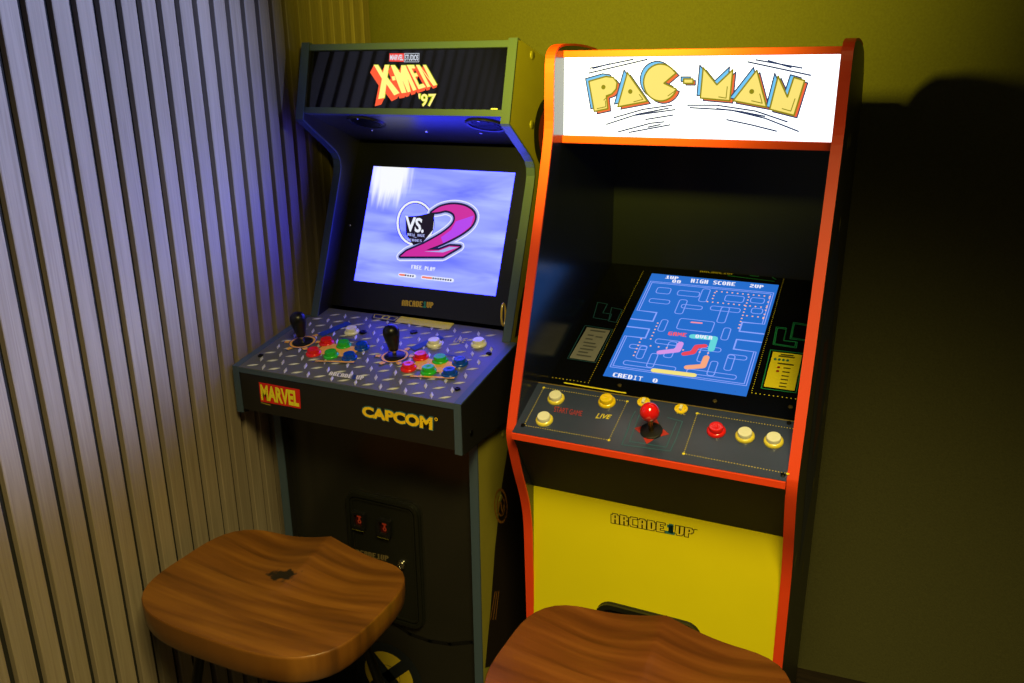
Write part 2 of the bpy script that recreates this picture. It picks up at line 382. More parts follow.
# underside of the head with two speakers
U0, U1 = np.array([0, 1.514, 1.4345]), np.array([0, 1.70, 1.366])
uv = U1-U0
FU = Fr((CX, U0[1], U0[2]), (1, 0, 0), uv); FUd = Fr((CX, U0[1], U0[2]), (-1, 0, 0), uv)
fbox(FUd, -HW+.018, HW-.018, 0, .205, -.012, 0).build('head_underside', mat('satin_black', (34, 34, 37), .32), cabL)
for sx, sy in ((376, 127), (497, 127)):
    a, b = FUd.px(sx, sy)
    a = max(-.17, min(.17, a)); mbq = MB()
    rn = []
    o = Vector(FUd.P(a, .055, 0)); u = Vector(FUd.u); w = Vector(FUd.v); n_ = Vector(FUd.n)
    sg = MB().lathe(o, n_, [(.0, .001), (.036, .001), (.036, .003), (.041, .004), (.043, .0)], 28).build('speaker_grille', black_p, cabL, smooth=True)
    for i in range(7):
        rr = .03*math.cos(math.asin(min(1, abs(i-3)/3.6)))
        c0 = o + w*((i-3)*.0088) + n_*.002
        MB().hull8([tuple(c0 + u*x + w*y) for x, y in ((-rr, -.0016), (rr, -.0016), (rr, .0016), (-rr, .0016))], [tuple(c0 + u*x + w*y + n_*.0012) for x, y in ((-rr, -.0016), (rr, -.0016), (rr, .0016), (-rr, .0016))]).build('grille_bar', screwm, sg)
    MB().lathe(o - w*.034 + n_*.003, n_, [(.003, 0), (.003, .0015), (.0018, .0022)], 10).build('screw', chrome, sg, smooth=True)
for x in (-.14, .0, .13):
    MB().lathe(Vector(FUd.P(-x, .115, 0)), Vector(FUd.n), [(.004, 0), (.004, .002), (.002, .003)], 10).build('screw', chrome, cabL, smooth=True)

# the picture on the screen
def lcd_sky():
    m = bpy.data.materials.new('lcd_lilac_sky'); m.use_nodes = True; nt = m.node_tree; N = nt.nodes; L = nt.links; b = N['Principled BSDF']
    tc = N.new('ShaderNodeTexCoord'); mp = N.new('ShaderNodeMapping'); mp.inputs['Rotation'].default_value = (0, math.radians(-25), 0); mp.inputs['Scale'].default_value = (4, 4, 22)
    n = N.new('ShaderNodeTexNoise'); n.inputs['Scale'].default_value = 1.1; n.inputs['Detail'].default_value = 3; n.inputs['Distortion'].default_value = .6
    L.new(tc.outputs['Object'], mp.inputs[0]); L.new(mp.outputs[0], n.inputs['Vector'])
    r = N.new('ShaderNodeValToRGB'); e = r.color_ramp.elements
    e[0].position = .3; e[0].color = (.16, .20, .62, 1); e[1].position = .72; e[1].color = (.50, .60, 1.0, 1)
    x = e.new(.5); x.color = (.32, .38, .86, 1)
    L.new(n.outputs['Fac'], r.inputs[0])
    mul = N.new('ShaderNodeVectorMath'); mul.operation = 'MULTIPLY'; mul.inputs[1].default_value = (.95, .95, LCD_BLUE); L.new(r.outputs[0], mul.inputs[0])
    bc = Vector(FS.P(*FS.px(350 + 190/4.712, 160 + 70/4.712))) - Vector((CX, 1.6, 0))
    sb = N.new('ShaderNodeVectorMath'); sb.operation = 'SUBTRACT'; sb.inputs[1].default_value = bc; L.new(tc.outputs['Object'], sb.inputs[0])
    m2 = N.new('ShaderNodeMapping'); m2.inputs['Rotation'].default_value = (0, math.radians(-35), 0); m2.inputs['Scale'].default_value = (90, 8, 9); L.new(sb.outputs[0], m2.inputs[0])
    n2 = N.new('ShaderNodeTexNoise'); n2.inputs['Scale'].default_value = 1; n2.inputs['Detail'].default_value = 2; L.new(m2.outputs[0], n2.inputs['Vector'])
    m3 = N.new('ShaderNodeMapping'); m3.inputs['Rotation'].default_value = (0, math.radians(-28), 0); m3.inputs['Scale'].default_value = (1.25, .9, 1.1); L.new(sb.outputs[0], m3.inputs[0])
    le = N.new('ShaderNodeVectorMath'); le.operation = 'LENGTH'; L.new(m3.outputs[0], le.inputs[0])
    ma = N.new('ShaderNodeMath'); ma.operation = 'MULTIPLY_ADD'; ma.inputs[1].default_value = .07; L.new(n2.outputs['Fac'], ma.inputs[0]); L.new(le.outputs['Value'], ma.inputs[2])
    mrb = N.new('ShaderNodeMapRange'); mrb.interpolation_type = 'SMOOTHSTEP'; mrb.inputs[1].default_value = .075; mrb.inputs[2].default_value = .125; mrb.inputs[3].default_value = 1; mrb.inputs[4].default_value = 0; L.new(ma.outputs[0], mrb.inputs[0])
    mxb = N.new('ShaderNodeMix'); mxb.data_type = 'RGBA'; mxb.inputs[7].default_value = (.95, .97, 1.0, 1); L.new(mrb.outputs[0], mxb.inputs[0]); L.new(mul.outputs[0], mxb.inputs[6])
    L.new(mxb.outputs[2], b.inputs['Emission Color']); b.inputs['Emission Strength'].default_value = 1.0
    b.inputs['Base Color'].default_value = (.01, .01, .01, 1); b.inputs['Roughness'].default_value = .2
    return m
SWL, SHL = .36, .2695
scrL = fbox(FS, -SWL/2, SWL/2, 0, SHL, -.004, .0005).build('screen', lcd_sky(), cabL, label='lit lilac and blue screen showing a big magenta numeral')
c7 = crop(350, 160, 4.712)
sc = lambda x, y: FS.px(*c7(x, y), h=.0006)
h = .0008
def clampS(p): return (max(-SWL/2+.001, min(SWL/2-.001, p[0])), max(.001, min(SHL-.001, p[1])))
def sci(name, polys, hh, m): return prints(name, FS, [[clampS(q) for q in p] for p in polys], hh, m, scrL)
pale = ink('lcd_white', (236, 240, 255), 1); paler = ink('lcd_cream', (250, 250, 235), 1)
dark = ink('lcd_navy', (26, 30, 92), 1); dk2 = ink('lcd_black', (24, 16, 40), 1)
mag = ink('lcd_magenta', (206, 44, 160), 1); vio = ink('lcd_violet', (182, 70, 238), 1); lil = ink('lcd_lilac', (170, 178, 240), 1)
def ell(cx, cy, rx, ry, n=26, a0=0, a1=360): return [sc(cx + rx*math.cos(math.radians(a0 + (a1-a0)*i/n)), cy + ry*math.sin(math.radians(a0 + (a1-a0)*i/n))) for i in range(n + (a1-a0 < 360))]
sci('picture_ring', stroke(ell(308, 298, 82, 100), .0085, True), h+.0003, pale)
sci('picture_ring', stroke(ell(308, 298, 76, 94), .0022, True) + stroke(ell(308, 298, 90, 108), .0014, True), h+.0005, dark)
two = [(385, 248), (425, 222), (480, 210), (535, 216), (575, 238), (590, 270), (572, 312), (520, 352), (440, 393), (360, 424), (420, 424), (470, 405), (520, 408), (440, 455), (238, 455), (268, 430), (350, 395), (430, 350), (478, 312), (496, 280), (488, 252), (455, 238), (420, 245)]
two = smooth_path(two[0:10], 4) + two[10:16] + smooth_path(two[16:] + two[:1], 4)[:-1]
tp = [sc(*p) for p in two]
sci('picture_numeral_edge', stroke(tp, .021, True), h+.0006, pale)
sci('picture_numeral_edge', stroke(tp, .0165, True), h+.0007, lil)
sci('picture_numeral_edge', stroke(tp, .0095, True), h+.0008, dark)
sci('picture_blob', [[sc(*p) for p in ((262, 268), (330, 262), (400, 245), (392, 330), (345, 388), (300, 402), (265, 352))]], h+.0009, dk2)
sci('picture_numeral_edge', stroke(tp, .0045, True), h+.0010, dk2)
sci('picture_numeral', [tp], h+.0011, mag)
sci('picture_numeral', [[sc(*p) for p in ((500, 290), (585, 262), (570, 312), (520, 352), (440, 393), (430, 365), (478, 330))]], h+.0013, vio)
sci('picture_numeral', [[sc(*p) for p in ((350, 432), (420, 428), (470, 410), (512, 412), (440, 436))]], h+.0013, lil)
sci('lettering', font_text('VS.', quadmap(sc(262, 262), sc(352, 278), sc(348, 345), sc(270, 338)), .03, .15), h+.0013, pale)
for i, (x0, y0, x1, y1, t) in enumerate(((272, 345, 354, 362, 'NEW AGE'), (298, 360, 318, 368, 'OF'), (270, 370, 340, 386, 'HEROES'))):
    sci('lettering', pixel_text(t, quadmap(sc(x0, y0), sc(x1, y0+6), sc(x1, y1+2), sc(x0, y1-5))), h+.0013, lil)
sci('lettering', pixel_text('FREE PLAY', quadmap(sc(290, 494), sc(402, 506), sc(400, 524), sc(289, 512))), h, pale)
for (x0, y0, x1) in ((227, 530, 312), (334, 542, 490)):
    a, b = sc(x0+8, y0+10), sc(x1-8, y0+10+(x1-x0)*.1)
    sci('picture_caption', stroke([a, b], .0085), h, pale)
    sci('picture_caption', stroke([a, tuple(a[i]+(b[i]-a[i])*.3 for i in (0, 1))], .0045), h+.0003, ink('lcd_orange', (240, 130, 110), 1))
    n = int((x1-x0)/13)
    sci('picture_caption', [q for k in range(int(n*.4), n) for q in stroke([tuple(a[i]+(b[i]-a[i])*(k+.1)/n for i in (0, 1)), tuple(a[i]+(b[i]-a[i])*(k+.7)/n for i in (0, 1))], .004, joints=False)], h+.0003, dark)
# maker's name under the screen
c2 = crop(300, 140, 3.938)
bz = lambda x, y: FS.px(*c2(x, y), h=-.001)
gold = ink('gold_print', (214, 178, 70)); tealink = ink('teal_print', (40, 150, 160))
qm = quadmap(bz(402, 630), bz(526, 640), bz(524, 662), bz(401, 652))
prints('lettering', FS, pixel_text('ARCADE1UP', qm, .12, skip=[6]), -.0006, gold, bez)
prints('lettering', FS, pixel_text('ARCADE1UP', qm, .3, only=[6]), -.0006, tealink, bez)
for x, y in ((197, 336), (858, 395)):
    a, b = bz(x, y); MB().lathe(FS.P(a, b, -.001), FS.n, [(.003, 0), (.003, .0015), (.0015, .002)], 10).build('screw', chrome, bez, smooth=True)
# coiled clear tie on the inner right edge
a = Vector((XR-.030, 1.53, 1.035))
MB().tube([a + Vector((0, .010*math.cos(t), .024*math.sin(t))) for t in [2*math.pi*i/20 for i in range(20)]], .0022, 8, True).build('cable_loop', mat('amber_cable', (190, 160, 60), .25, coat=.5), cabL, smooth=True)

# control deck
DW = .2645
df, dbk = np.array([0, 1.251, .946]), np.array([0, 1.545, .9968])
dv = dbk-df; DL = float(np.linalg.norm(dv))
FD = Fr((CX, df[1], df[2]), (1, 0, 0), dv)
deckprof = [(1.251, .946), (1.251, .846), (1.262, .842), (1.50, .836), (1.50, .989)]
for s in (-1, 1):
    x0, x1 = (CX-DW, CX-DW+.014) if s < 0 else (CX+DW-.014, CX+DW)
    dp = MB().prism(deckprof, x0, x1).build('deck_side', black_v, cabL, bevel=.0008)
    trim_strip([(1.497, .9885), (1.251, .946), (1.251, .8455)], x0-.0003, x1+.0003, .0025, -.001).build('edge_moulding', teal_trim, dp)
    MB().lathe((x1 if s > 0 else x0, 1.29, .875), (s, 0, 0), [(.006, 0), (.006, .0012), (.004, .002)], 12).build('screw', screwm, dp, smooth=True)
dx0, dx1 = CX-DW+.014, CX+DW-.014
dfront = MB().prism([(1.2535, .944), (1.2535, .852), (1.264, .848), (1.48, .842), (1.48, .85), (1.27, .856), (1.266, .94)], dx0, dx1).build('deck_front', black_v, cabL)
MB().prism([(1.2515, .9445), (1.2515, .9345), (1.256, .9345), (1.256, .9445)], dx0, dx1).build('edge_moulding', teal_trim, cabL)
def fprism(fr, pts, h0, h1): return MB().hull8([fr.P(a, b, h0) for a, b in pts], [fr.P(a, b, h1) for a, b in pts])
_w, _n, _b = DW-.014, HW-.018, .246
plate = fprism(FD, [(-_w, .001), (_w, .001), (_w, _b), (_n, _b), (_n, DL-.002), (-_n, DL-.002), (-_n, _b), (-_w, _b)], -.012, 0).build('deck_plate', mat('tread_plate_grey', (96, 98, 102), .4, metal=.2, noise=.18, nscale=25), cabL, label='grey metal tread plate deck top')
# raised treads
tre = MB()
sp = .039
for i in range(-13, 14):
    for j in range(-2, 16):
        a, b = i*sp*.72, .015 + j*sp*.72
        if (i + j) % 2: ang = math.radians(118)
        else: ang = math.radians(30)
        a += random.uniform(-.0006, .0006); L_, w_ = .0130, .0036
        ca, sa = math.cos(ang), math.sin(ang)
        ends = [(a+ca*L_, b+sa*L_), (a-sa*w_, b+ca*w_), (a-ca*L_, b-sa*L_), (a+sa*w_, b-ca*w_)]
        if any(abs(p[0]) > (DW-.016 if p[1] < _b-.002 else _n-.002) or p[1] < .002 or p[1] > DL-.003 for p in ends): continue
        k = len(tre.v); tre.v += [FD.P(p[0], p[1], .00005) for p in ends] + [FD.P(a+ca*L_*.3, b+sa*L_*.3, .0016), FD.P(a-ca*L_*.3, b-sa*L_*.3, .0016)]
        tre.f += [(k, k+1, k+4), (k+1, k+5, k+4), (k+1, k+2, k+5), (k+2, k+3, k+5), (k+3, k+4, k+5), (k+3, k, k+4)]
tre.build('tread', mat('tread_raised_metal', (205, 205, 203), .35, metal=.2), plate, kind='stuff')
d3 = crop(220, 280, 3.2)
dk = lambda x, y: FD.px(*d3(x, y))
# graphics round the sticks and buttons
orange = ink('print_amber', (232, 170, 70)); blu = ink('print_royal_blue', (32, 62, 150)); ywl = ink('print_yellow', (216, 204, 40)); blk = ink('print_black', (14, 14, 16)); wht = ink('print_white', (225, 225, 225))
H1, H2 = .0018, .0021
def art(name, polys, m, hh=H1): return prints(name, FD, polys, hh, m, plate)
red_b = mat('button_red', (222, 28, 26), .22, coat=.4); grn_b = mat('button_green', (40, 178, 44), .22, coat=.4); blu_b = mat('button_blue', (8, 66, 178), .2, coat=.4)
wht_b = mat('button_white', (228, 226, 208), .25, coat=.4); yel_b = mat('button_yellow', (236, 200, 20), .22, coat=.4); wrim = mat('button_rim_painted_light', (226, 206, 70), .25, coat=.4)  # last one: warm light painted as yellow onto white button rims
def button(fr, a, b, m, parent, rim=None, r=.0165):
    o = fr.P(a, b, 0)
    bt = MB().lathe(o, fr.n, [(r, 0), (r, .0022), (r*.93, .0042), (r*.80, .0052), (r*.76, .0046)], 28).build('button', rim or m, parent, smooth=True)
    MB().lathe(fr.P(a, b, .0035), fr.n, [(r*.74, 0), (r*.74, .0068), (r*.70, .0082), (r*.60, .0086), (r*.25, .0078), (0.0005, .0076)], 28).build('plunger', m, bt, smooth=True)
    return bt
def stick_bat(fr, a, b, parent):
    o = fr.P(a, b, 0)
    j = MB().lathe(o, fr.n, [(.021, 0), (.021, .0032), (.019, .0042), (.006, .0052)], 28).build('joystick', black_p, parent, smooth=True, label='black bat-top joystick')
    MB().lathe(o, fr.n, [(.0042, .004), (.0042, .034)], 14).build('shaft', chrome, j, smooth=True)
    MB().lathe(o, fr.n, [(.0088, .016), (.0102, .019), (.0122, .029), (.0148, .041), (.0166, .050), (.0168, .057), (.0148, .064), (.010, .0688), (.004, .0706), (.0008, .0709)], 28).build('bat_handle', mat('bat_black', (14, 14, 15), .32), j, smooth=True)
for (jx, jy, pts) in ((265, 200, [(342, 203, red_b), (300, 236, red_b), (397, 212, grn_b), (356, 243, grn_b), (455, 218, blu_b), (415, 251, blu_b)]),
                      (560, 245, [(643, 250, red_b), (604, 284, red_b), (705, 260, grn_b), (668, 294, grn_b), (768, 268, blu_b), (735, 302, blu_b)])):
    a, b = dk(jx, jy)
    art('deck_graphic', ring(a, b, .023, .0275), orange); art('deck_graphic', ring(a, b, .0278, .0295), blu)
    for t in range(0, 360, 60):
        ca, sa = math.cos(math.radians(t+15)), math.sin(math.radians(t+15))
        q = lambda r, w: (a + ca*r - sa*w, b + sa*r + ca*w)
        art('deck_graphic', [[q(.030, -.006), q(.041, -.0035), q(.041, .0035), q(.030, .006)]], orange)
        art('deck_graphic', [[q(.0415, -.0055), q(.044, -.0045), q(.044, .0045), q(.0415, .0055)]], blu)
    bp = [dk(x, y) for x, y, _ in pts]
    art('deck_graphic', [[q for q in (bp[1], bp[5], bp[4], bp[0])]], orange)
    (ax, ay), (bx, by) = dk(jx+55, jy-22), dk(jx+150, jy-62)
    art('deck_graphic', stroke([(ax, ay), (bx, by)], .020, joints=False), blu, H1-.0001)
    (ax, ay), (bx, by) = dk(pts[1][0]+5, pts[1][1]+26), dk(pts[5][0]+15, pts[5][1]+14)
    art('deck_graphic', stroke([(ax, ay), (bx, by)], .0065, joints=False), orange)
    art('deck_graphic', stroke([(ax-.006, ay-.003), (bx+.006, by-.003)], .002, joints=False), blu)
    (ax, ay), (bx, by) = dk(pts[2][0]-8, pts[2][1]-24), dk(pts[4][0]+12, pts[4][1]-18)
    art('deck_graphic', stroke([(ax, ay), (bx, by)], .003, joints=False), blu)
    stick_bat(FD, a, b, cabL)
    for (x, y, m) in pts:
        a, b = dk(x, y); button(FD, a, b, m, cabL)
for x, y in ((422, 167), (686, 206), (828, 206)):
    a, b = dk(x, y); button(FD, a, b, wht_b, cabL)
for x, y, r in ((130, 243, .006), (620, 167, .0085), (860, 237, .006), (760, 350, .006), (458, 168, .0085)):
    a, b = dk(x, y); MB().lathe(FD.P(a, b, 0), FD.n, [(r, 0), (r, .0022), (r*.6, .0032), (r*.3, .0022)], 14).build('bolt', screwm, cabL, smooth=True)
art('deck_label', [[dk(580, 118), dk(750, 141), dk(733, 161), dk(560, 136)]], ywl)
art('deck_label', [[dk(492, 107), dk(578, 119), dk(560, 136), dk(484, 124)]], blk)
art('deck_label', stroke([dk(496, 112), dk(570, 122), dk(556, 132), dk(492, 123)], .002, True), ywl, H2)
a, b = dk(531, 122); art('deck_label', ring(a, b, .006, .010), ywl, H2)
art('lettering', font_text('LIVE', quadmap(dk(752, 188), dk(793, 190), dk(785, 204), dk(746, 202)), .0, .3), ywl, H2)
qm = quadmap(dk(354, 296), dk(462, 311), dk(458, 323), dk(348, 307))
art('lettering', pixel_text('ARCADE1UP', qm, .1, skip=[6]), wht, H2); art('lettering', pixel_text('ARCADE1UP', qm, .4, only=[6]), blu, H2)
# names on the deck front
FF = Fr((CX, 1.2535, .85), (1, 0, 0), (0, 0, 1))
cf = crop(240, 370, 4.876); ff = lambda x, y: FF.px(*cf(x, y))
prints('name_plate', FF, [[ff(92, 58), ff(292, 95), ff(298, 189), ff(102, 153)]], .0006, ink('plate_red_matt', (214, 34, 24)), dfront)
prints('lettering', FF, font_text('MARVEL', quadmap(ff(99, 68), ff(285, 103), ff(291, 180), ff(106, 145)), .045), .001, ink('plate_yellow', (240, 226, 40)), dfront)
prints('small_print', FF, stroke([ff(102, 158), ff(150, 171)], .002, joints=False), .0006, ink('dim_yellow', (150, 140, 40)), dfront)
qm = quadmap(ff(592, 168), ff(944, 226), ff(944, 298), ff(594, 228))
prints('lettering_edge', FF, font_text('CAPCOM', qm, .085), .0006, ink('teal_edge', (60, 110, 120)), dfront)
qm2 = quadmap(ff(596, 174), ff(940, 231), ff(940, 293), ff(598, 224))
prints('lettering', FF, font_text('CAPCOM', qm2, .05), .0012, ink('sun_yellow', (250, 206, 20)), dfront)
a, b = ff(957, 240); prints('small_print', FF, ring(a, b, .002, .0036, 14), .0006, MATS['sun_yellow_ink'], dfront)

# lower body
low_m = mat('lower_black_gloss', (32, 31, 27), .22, spec=.6, noise=.1, nscale=300)
lowp = MB().box(ix0, ix1, 1.36, 1.372, .02, .87).build('lower_panel', low_m, cabL)
MB().box(ix0, ix1, 1.372, 1.86, .0, .02).build('base_panel', black_v, cabL)
FL = Fr((CX, 1.36, 0), (1, 0, 0), (0, 0, 1))
c4 = crop(335, 480, 5.253); cl = lambda x, y: FL.px(*c4(x, y))
(x0, z1), (x1, _) = cl(62, 45), cl(452, 200); z1 = (cl(62, 45)[1] + cl(395, 112)[1])/2; z0 = z1-.31
cdoor = None
def fprism(fr, pts, h0, h1): return MB().hull8([fr.P(a, b, h0) for a, b in pts], [fr.P(a, b, h1) for a, b in pts])
def loop_frame(fr, outer, inner, h0, h1):
    mb = MB(); n = len(outer)
    for i in range(n):
        j = (i+1) % n; q = [outer[i], outer[j], inner[j], inner[i]]
        mb.hull8([fr.P(a, b, h0) for a, b in q], [fr.P(a, b, h1) for a, b in q])
    return mb
door_m = mat('coin_door_plastic', (22, 23, 18), .3)
cdoor = fprism(FL, rrect(x0, z0, x1, z1, .028, 5), 0, .006).build('coin_door', door_m, cabL, bevel=.001, label='black plastic coin door with two red-lit slots')
loop_frame(FL, rrect(x0+.002, z0+.002, x1-.002, z1-.002, .026, 5), rrect(x0+.010, z0+.010, x1-.010, z1-.010, .019, 5), .006, .011).build('door_rim', door_m, cdoor)
loop_frame(FL, rrect(x0+.014, z0+.014, x1-.014, z1-.014, .016, 5), rrect(x0+.018, z0+.018, x1-.018, z1-.018, .012, 5), .006, .009).build('door_rim', door_m, cdoor)
for cx_, cy_ in ((140, 200), (272, 240)):
    a, b = cl(cx_, cy_)
    sl = loop_frame(FL, rrect(a-.017, b-.02, a+.017, b+.021, .003, 2), rrect(a-.010, b-.013, a+.010, b+.015, .001, 2), .006, .016).build('coin_slot', black_p, cdoor)
    fbox(FL, a-.011, a+.011, b-.014, b+.016, .006, .0085).build('slot_window', mat('slot_red_dark', (60, 10, 6), .3), sl)
    prints('slot_mark', FL, [[(a-.006, b+.011), (a+.006, b+.011), (a+.006, b+.006), (a-.006, b+.006)], [(a-.0022, b+.006), (a+.0022, b+.006), (a+.0022, b-.001), (a-.0022, b-.001)]] + ring(a, b-.004, .002, .005, 10), .0088, ink('slot_red', (170, 50, 20), .35), sl)
    fbox(FL, a-.017, a+.012, b-.0245, b-.0215, .006, .014).build('slot_lip', mat('slot_lip_olive', (110, 105, 40), .35), sl)
qm = quadmap(cl(98, 352), cl(290, 392), cl(288, 418), cl(98, 378))
prints('lettering', FL, pixel_text('ARCADE1UP', qm, .05), .0066, ink('dim_gold', (112, 96, 62)), cdoor)
a, b = cl(360, 434)
lk = MB().lathe(FL.P(a, b, .006), FL.n, [(.0115, 0), (.0115, .004), (.0095, .007), (.006, .0075), (.0055, .0055)], 20).build('lock', chrome, cdoor, smooth=True)
fbox(FL, a-.001, a+.001, b-.004, b+.004, .0115, .0122).build('keyhole', black_p, lk)
# round emblem low on the front
a, b = FL.px(389, 676)
em = prints('emblem', FL, [disc(a, b, .090, 36)], .0006, ink('emblem_navy', (20, 26, 34)), lowp, label='round yellow emblem crossed by a dark X')
prints('emblem_disc', FL, [disc(a, b, .066, 32)], .001, ink('emblem_yellow', (196, 170, 40)), em)
prints('emblem_cross', FL, stroke([(a-.05, b-.05), (a+.05, b+.05)], .027, joints=False) + stroke([(a-.05, b+.05), (a+.05, b-.05)], .027, joints=False), .0014, MATS['emblem_navy_ink'], em)
prints('emblem_cross', FL, ring(a, b, .030, .0312), .0014, MATS['emblem_navy_ink'], em)
# a swept dark line above the emblem
pa = [FL.px(x, y) for x, y in ((392, 622), (410, 634), (430, 641), (450, 644), (472, 642))]
prints('panel_graphic', FL, stroke(pa, .009), .0006, ink('deep_black', (4, 4, 4)), lowp)
# art on the right side of the cabinet
FX = Fr((XR, 1.6, 1.0), (0, 1, 0), (0, 0, 1))
cen = (.093, .391)
prints('side_graphic', FX, [disc(cen[0], cen[1], .0725, 40)], .0004, ink('side_black', (16, 16, 20)), sideR)
prints('side_graphic', FX, [disc(cen[0]+.006, cen[1], .055, 36)], .0007, ink('side_red', (120, 30, 34)), sideR)
for y, z in ((1.612, 1.546), (1.609, 1.414), (1.46, .80), (1.44, .66)):
    MB().lathe((XR, y, z), (1, 0, 0), [(.008, 0), (.008, .001), (.006, .0016)], 14).build('screw_cap', mat('cap_mustard', (150, 142, 60), .35), sideR, smooth=True)
c7b = crop(460, 440, 2.81); xx = lambda x, y: FX.px(*c7b(x, y))
edge = [xx(x, y) for x, y in ((135, 15), (118, 120), (98, 300), (85, 480), (70, 640))]
prints('side_graphic', FX, [edge + [(.24, -.99), (.24, -.12), (edge[0][0]+.02, -.06)]], .0004, ink('side_maroon_black', (30, 20, 14)), sideR)
ov = lambda r: [xx(114 + r*17*math.cos(t) - r*10*math.sin(t)*.4, 185 - r*46*math.sin(t) - r*6*math.cos(t)) for t in [2*math.pi*i/18 for i in range(18)]]
o_i = ink('side_amber', (176, 116, 28))
prints('side_graphic', FX, stroke(ov(1), .005, True) + stroke(ov(.6), .004, True) + stroke([xx(104, 205), xx(112, 165), xx(118, 205), xx(126, 165)], .004), .0008, o_i, sideR)
prints('side_graphic', FX, [q for k in range(3) for q in stroke([xx(85+k*7, 505), xx(98+k*5, 425)], .0022, joints=False)], .0008, o_i, sideR)
e2 = crop(500, 180, 3.795); x2 = lambda x, y: FX.px(*e2(x, y))
prints('side_graphic', FX, [[x2(128, 335), x2(88, 410), x2(70, 500), x2(55, 600), (.12, .0), (.2, .06), (.2, .2), (.1, .3)]], .0004, MATS['side_maroon_black_ink'], sideR)

# ================================================================ RIGHT CABINET
QX = -.346; QL, QR = QX-.25, QX+.25; TH = .0165
cabR = thing('arcade_cabinet', (QX, 1.55, 0), 'arcade cabinet with orange-red edges, white lit title panel and yellow lower front', 'arcade machine')
top = smooth_path([(1.66, 1.556), (1.60, 1.561), (1.54, 1.563), (1.48, 1.561), (1.453, 1.553), (1.441, 1.538), (1.438, 1.515)], 3)
fr_ = smooth_path([(1.438, 1.515), (1.437, 1.47), (1.436, 1.42), (1.420, 1.36), (1.40, 1.298), (1.341, 1.129), (1.292, .993), (1.268, .922), (1.2635, .903), (1.267, .88), (1.281, .84), (1.296, .802), (1.316, .757), (1.330, .715), (1.338, .67), (1.342, .60), (1.350, .44), (1.352, .30), (1.352, .05)], 4)
frontR = top + fr_[1:]
back = [(1.352, 0), (1.84, 0), (1.84, 1.38)] + smooth_path([(1.84, 1.38), (1.825, 1.45), (1.78, 1.51), (1.72, 1.545)], 3)[1:]
side_dark = mat('side_dark_print', (40, 38, 22), .4, noise=.3, nscale=14)
in_blk = mat('inner_black', (22, 26, 40), .2, spec=.8, noise=.2, nscale=400)
sides = []
for x0, x1, m in ((QL, QL+TH, in_blk), (QR-TH, QR, side_dark)):
    sp_ = MB().prism(frontR + back, x0, x1).build('side_panel', m, cabR, bevel=.0006); sides.append(sp_)
    trim_strip(frontR, x0-.0004, x1+.0004, .0028, -.001).build('edge_moulding', red_trim, sp_, smooth=True)
qx0, qx1 = QL+TH, QR-TH
MB().prism([(1.50, 1.545), (1.80, 1.487), (1.80, 1.475), (1.50, 1.533)], qx0, qx1).build('top_panel', in_blk, cabR)
MB().box(qx0, qx1, 1.815, 1.827, .01, 1.485).build('back_panel', in_blk, cabR)
FQ = Fr((QX, 1.488, 1.4054), (1, 0, 0), (0, 0, 1))
MB().box(qx0, qx1, 1.482, 1.50, 1.5397, 1.5515).build('marquee_rail', red_trim, cabR, bevel=.0008)
MB().box(qx0, qx1, 1.480, 1.50, 1.392, 1.4054).build('marquee_rail', red_trim, cabR, bevel=.0008)
mw = bpy.data.materials.new('marquee_white_lit'); mw.use_nodes = True; b_ = mw.node_tree.nodes['Principled BSDF']
b_.inputs['Base Color'].default_value = (.12, .12, .12, 1); b_.inputs['Emission Color'].default_value = (.86, .93, 1, 1); b_.inputs['Emission Strength'].default_value = MARQUEE_L
mqR = MB().box(qx0, qx1, 1.488, 1.50, 1.4054, 1.5397).build('marquee', mw, cabR, label='bright white backlit title panel')
c5 = crop(570, 50, 4.096); mr = lambda x, y: FQ.px(*c5(x, y))
navy = ink('marquee_navy', (44, 58, 96), 1); sky = ink('marquee_sky', (110, 200, 250), 1); ora = ink('marquee_orange', (244, 104, 58), 1); lem = ink('marquee_lemon', (252, 228, 120), 1); olv = ink('marquee_olive', (140, 130, 20), 1)
Cc = [(372 + 70*math.cos(math.radians(t)), 133 - 76*math.sin(math.radians(t))) for t in range(38, 338, 12)]
glyphs = [[(78, 128), (148, 108), (178, 112), (194, 133), (190, 160), (172, 180), (150, 188), (156, 240), (100, 252)],
          [(236, 92), (318, 210), (196, 233)], Cc + [(437, 160), (386, 136), (436, 94)],
          [(466, 118), (505, 118), (505, 137), (466, 137)], [(546, 72), (602, 142), (668, 80), (655, 208), (534, 197)],
          [(766, 82), (806, 234), (668, 208)], [(853, 106), (891, 192), (917, 112), (962, 125), (918, 268), (818, 243)]]
for gi, g in enumerate(glyphs):
    off = 9 if gi == 3 else 12
    for (dx, dy, m, hh) in ((off, off-2, ora, .0004), (-off-2, -off+1, sky, .0008), (0, 0, lem, .0012)):
        q = [mr(x+dx, y+dy) for x, y in g]
        prints('letter' if m is lem else 'letter_shade', FQ, [q], hh, m, mqR)
        prints('letter_outline', FQ, stroke(q, .0022 if m is not lem else .0026, True), hh+.0002, navy if m is not lem else olv, mqR)
for x, y in ((138, 152), (248, 170), (745, 170)): prints('letter_detail', FQ, [disc(*mr(x, y), .004, 12)], .0016, olv, mqR)
for ln in ([(140, 205), (150, 195), (176, 178)], [(112, 240), (148, 232), (146, 208)], [(262, 212), (300, 202), (285, 182)], [(402, 188), (425, 172), (432, 165)], [(610, 192), (640, 197), (645, 150)], [(745, 208), (788, 218), (778, 180)], [(870, 240), (905, 250), (922, 200)]):
    prints('letter_detail', FQ, stroke([mr(*p) for p in ln], .0015), .0016, olv, mqR)
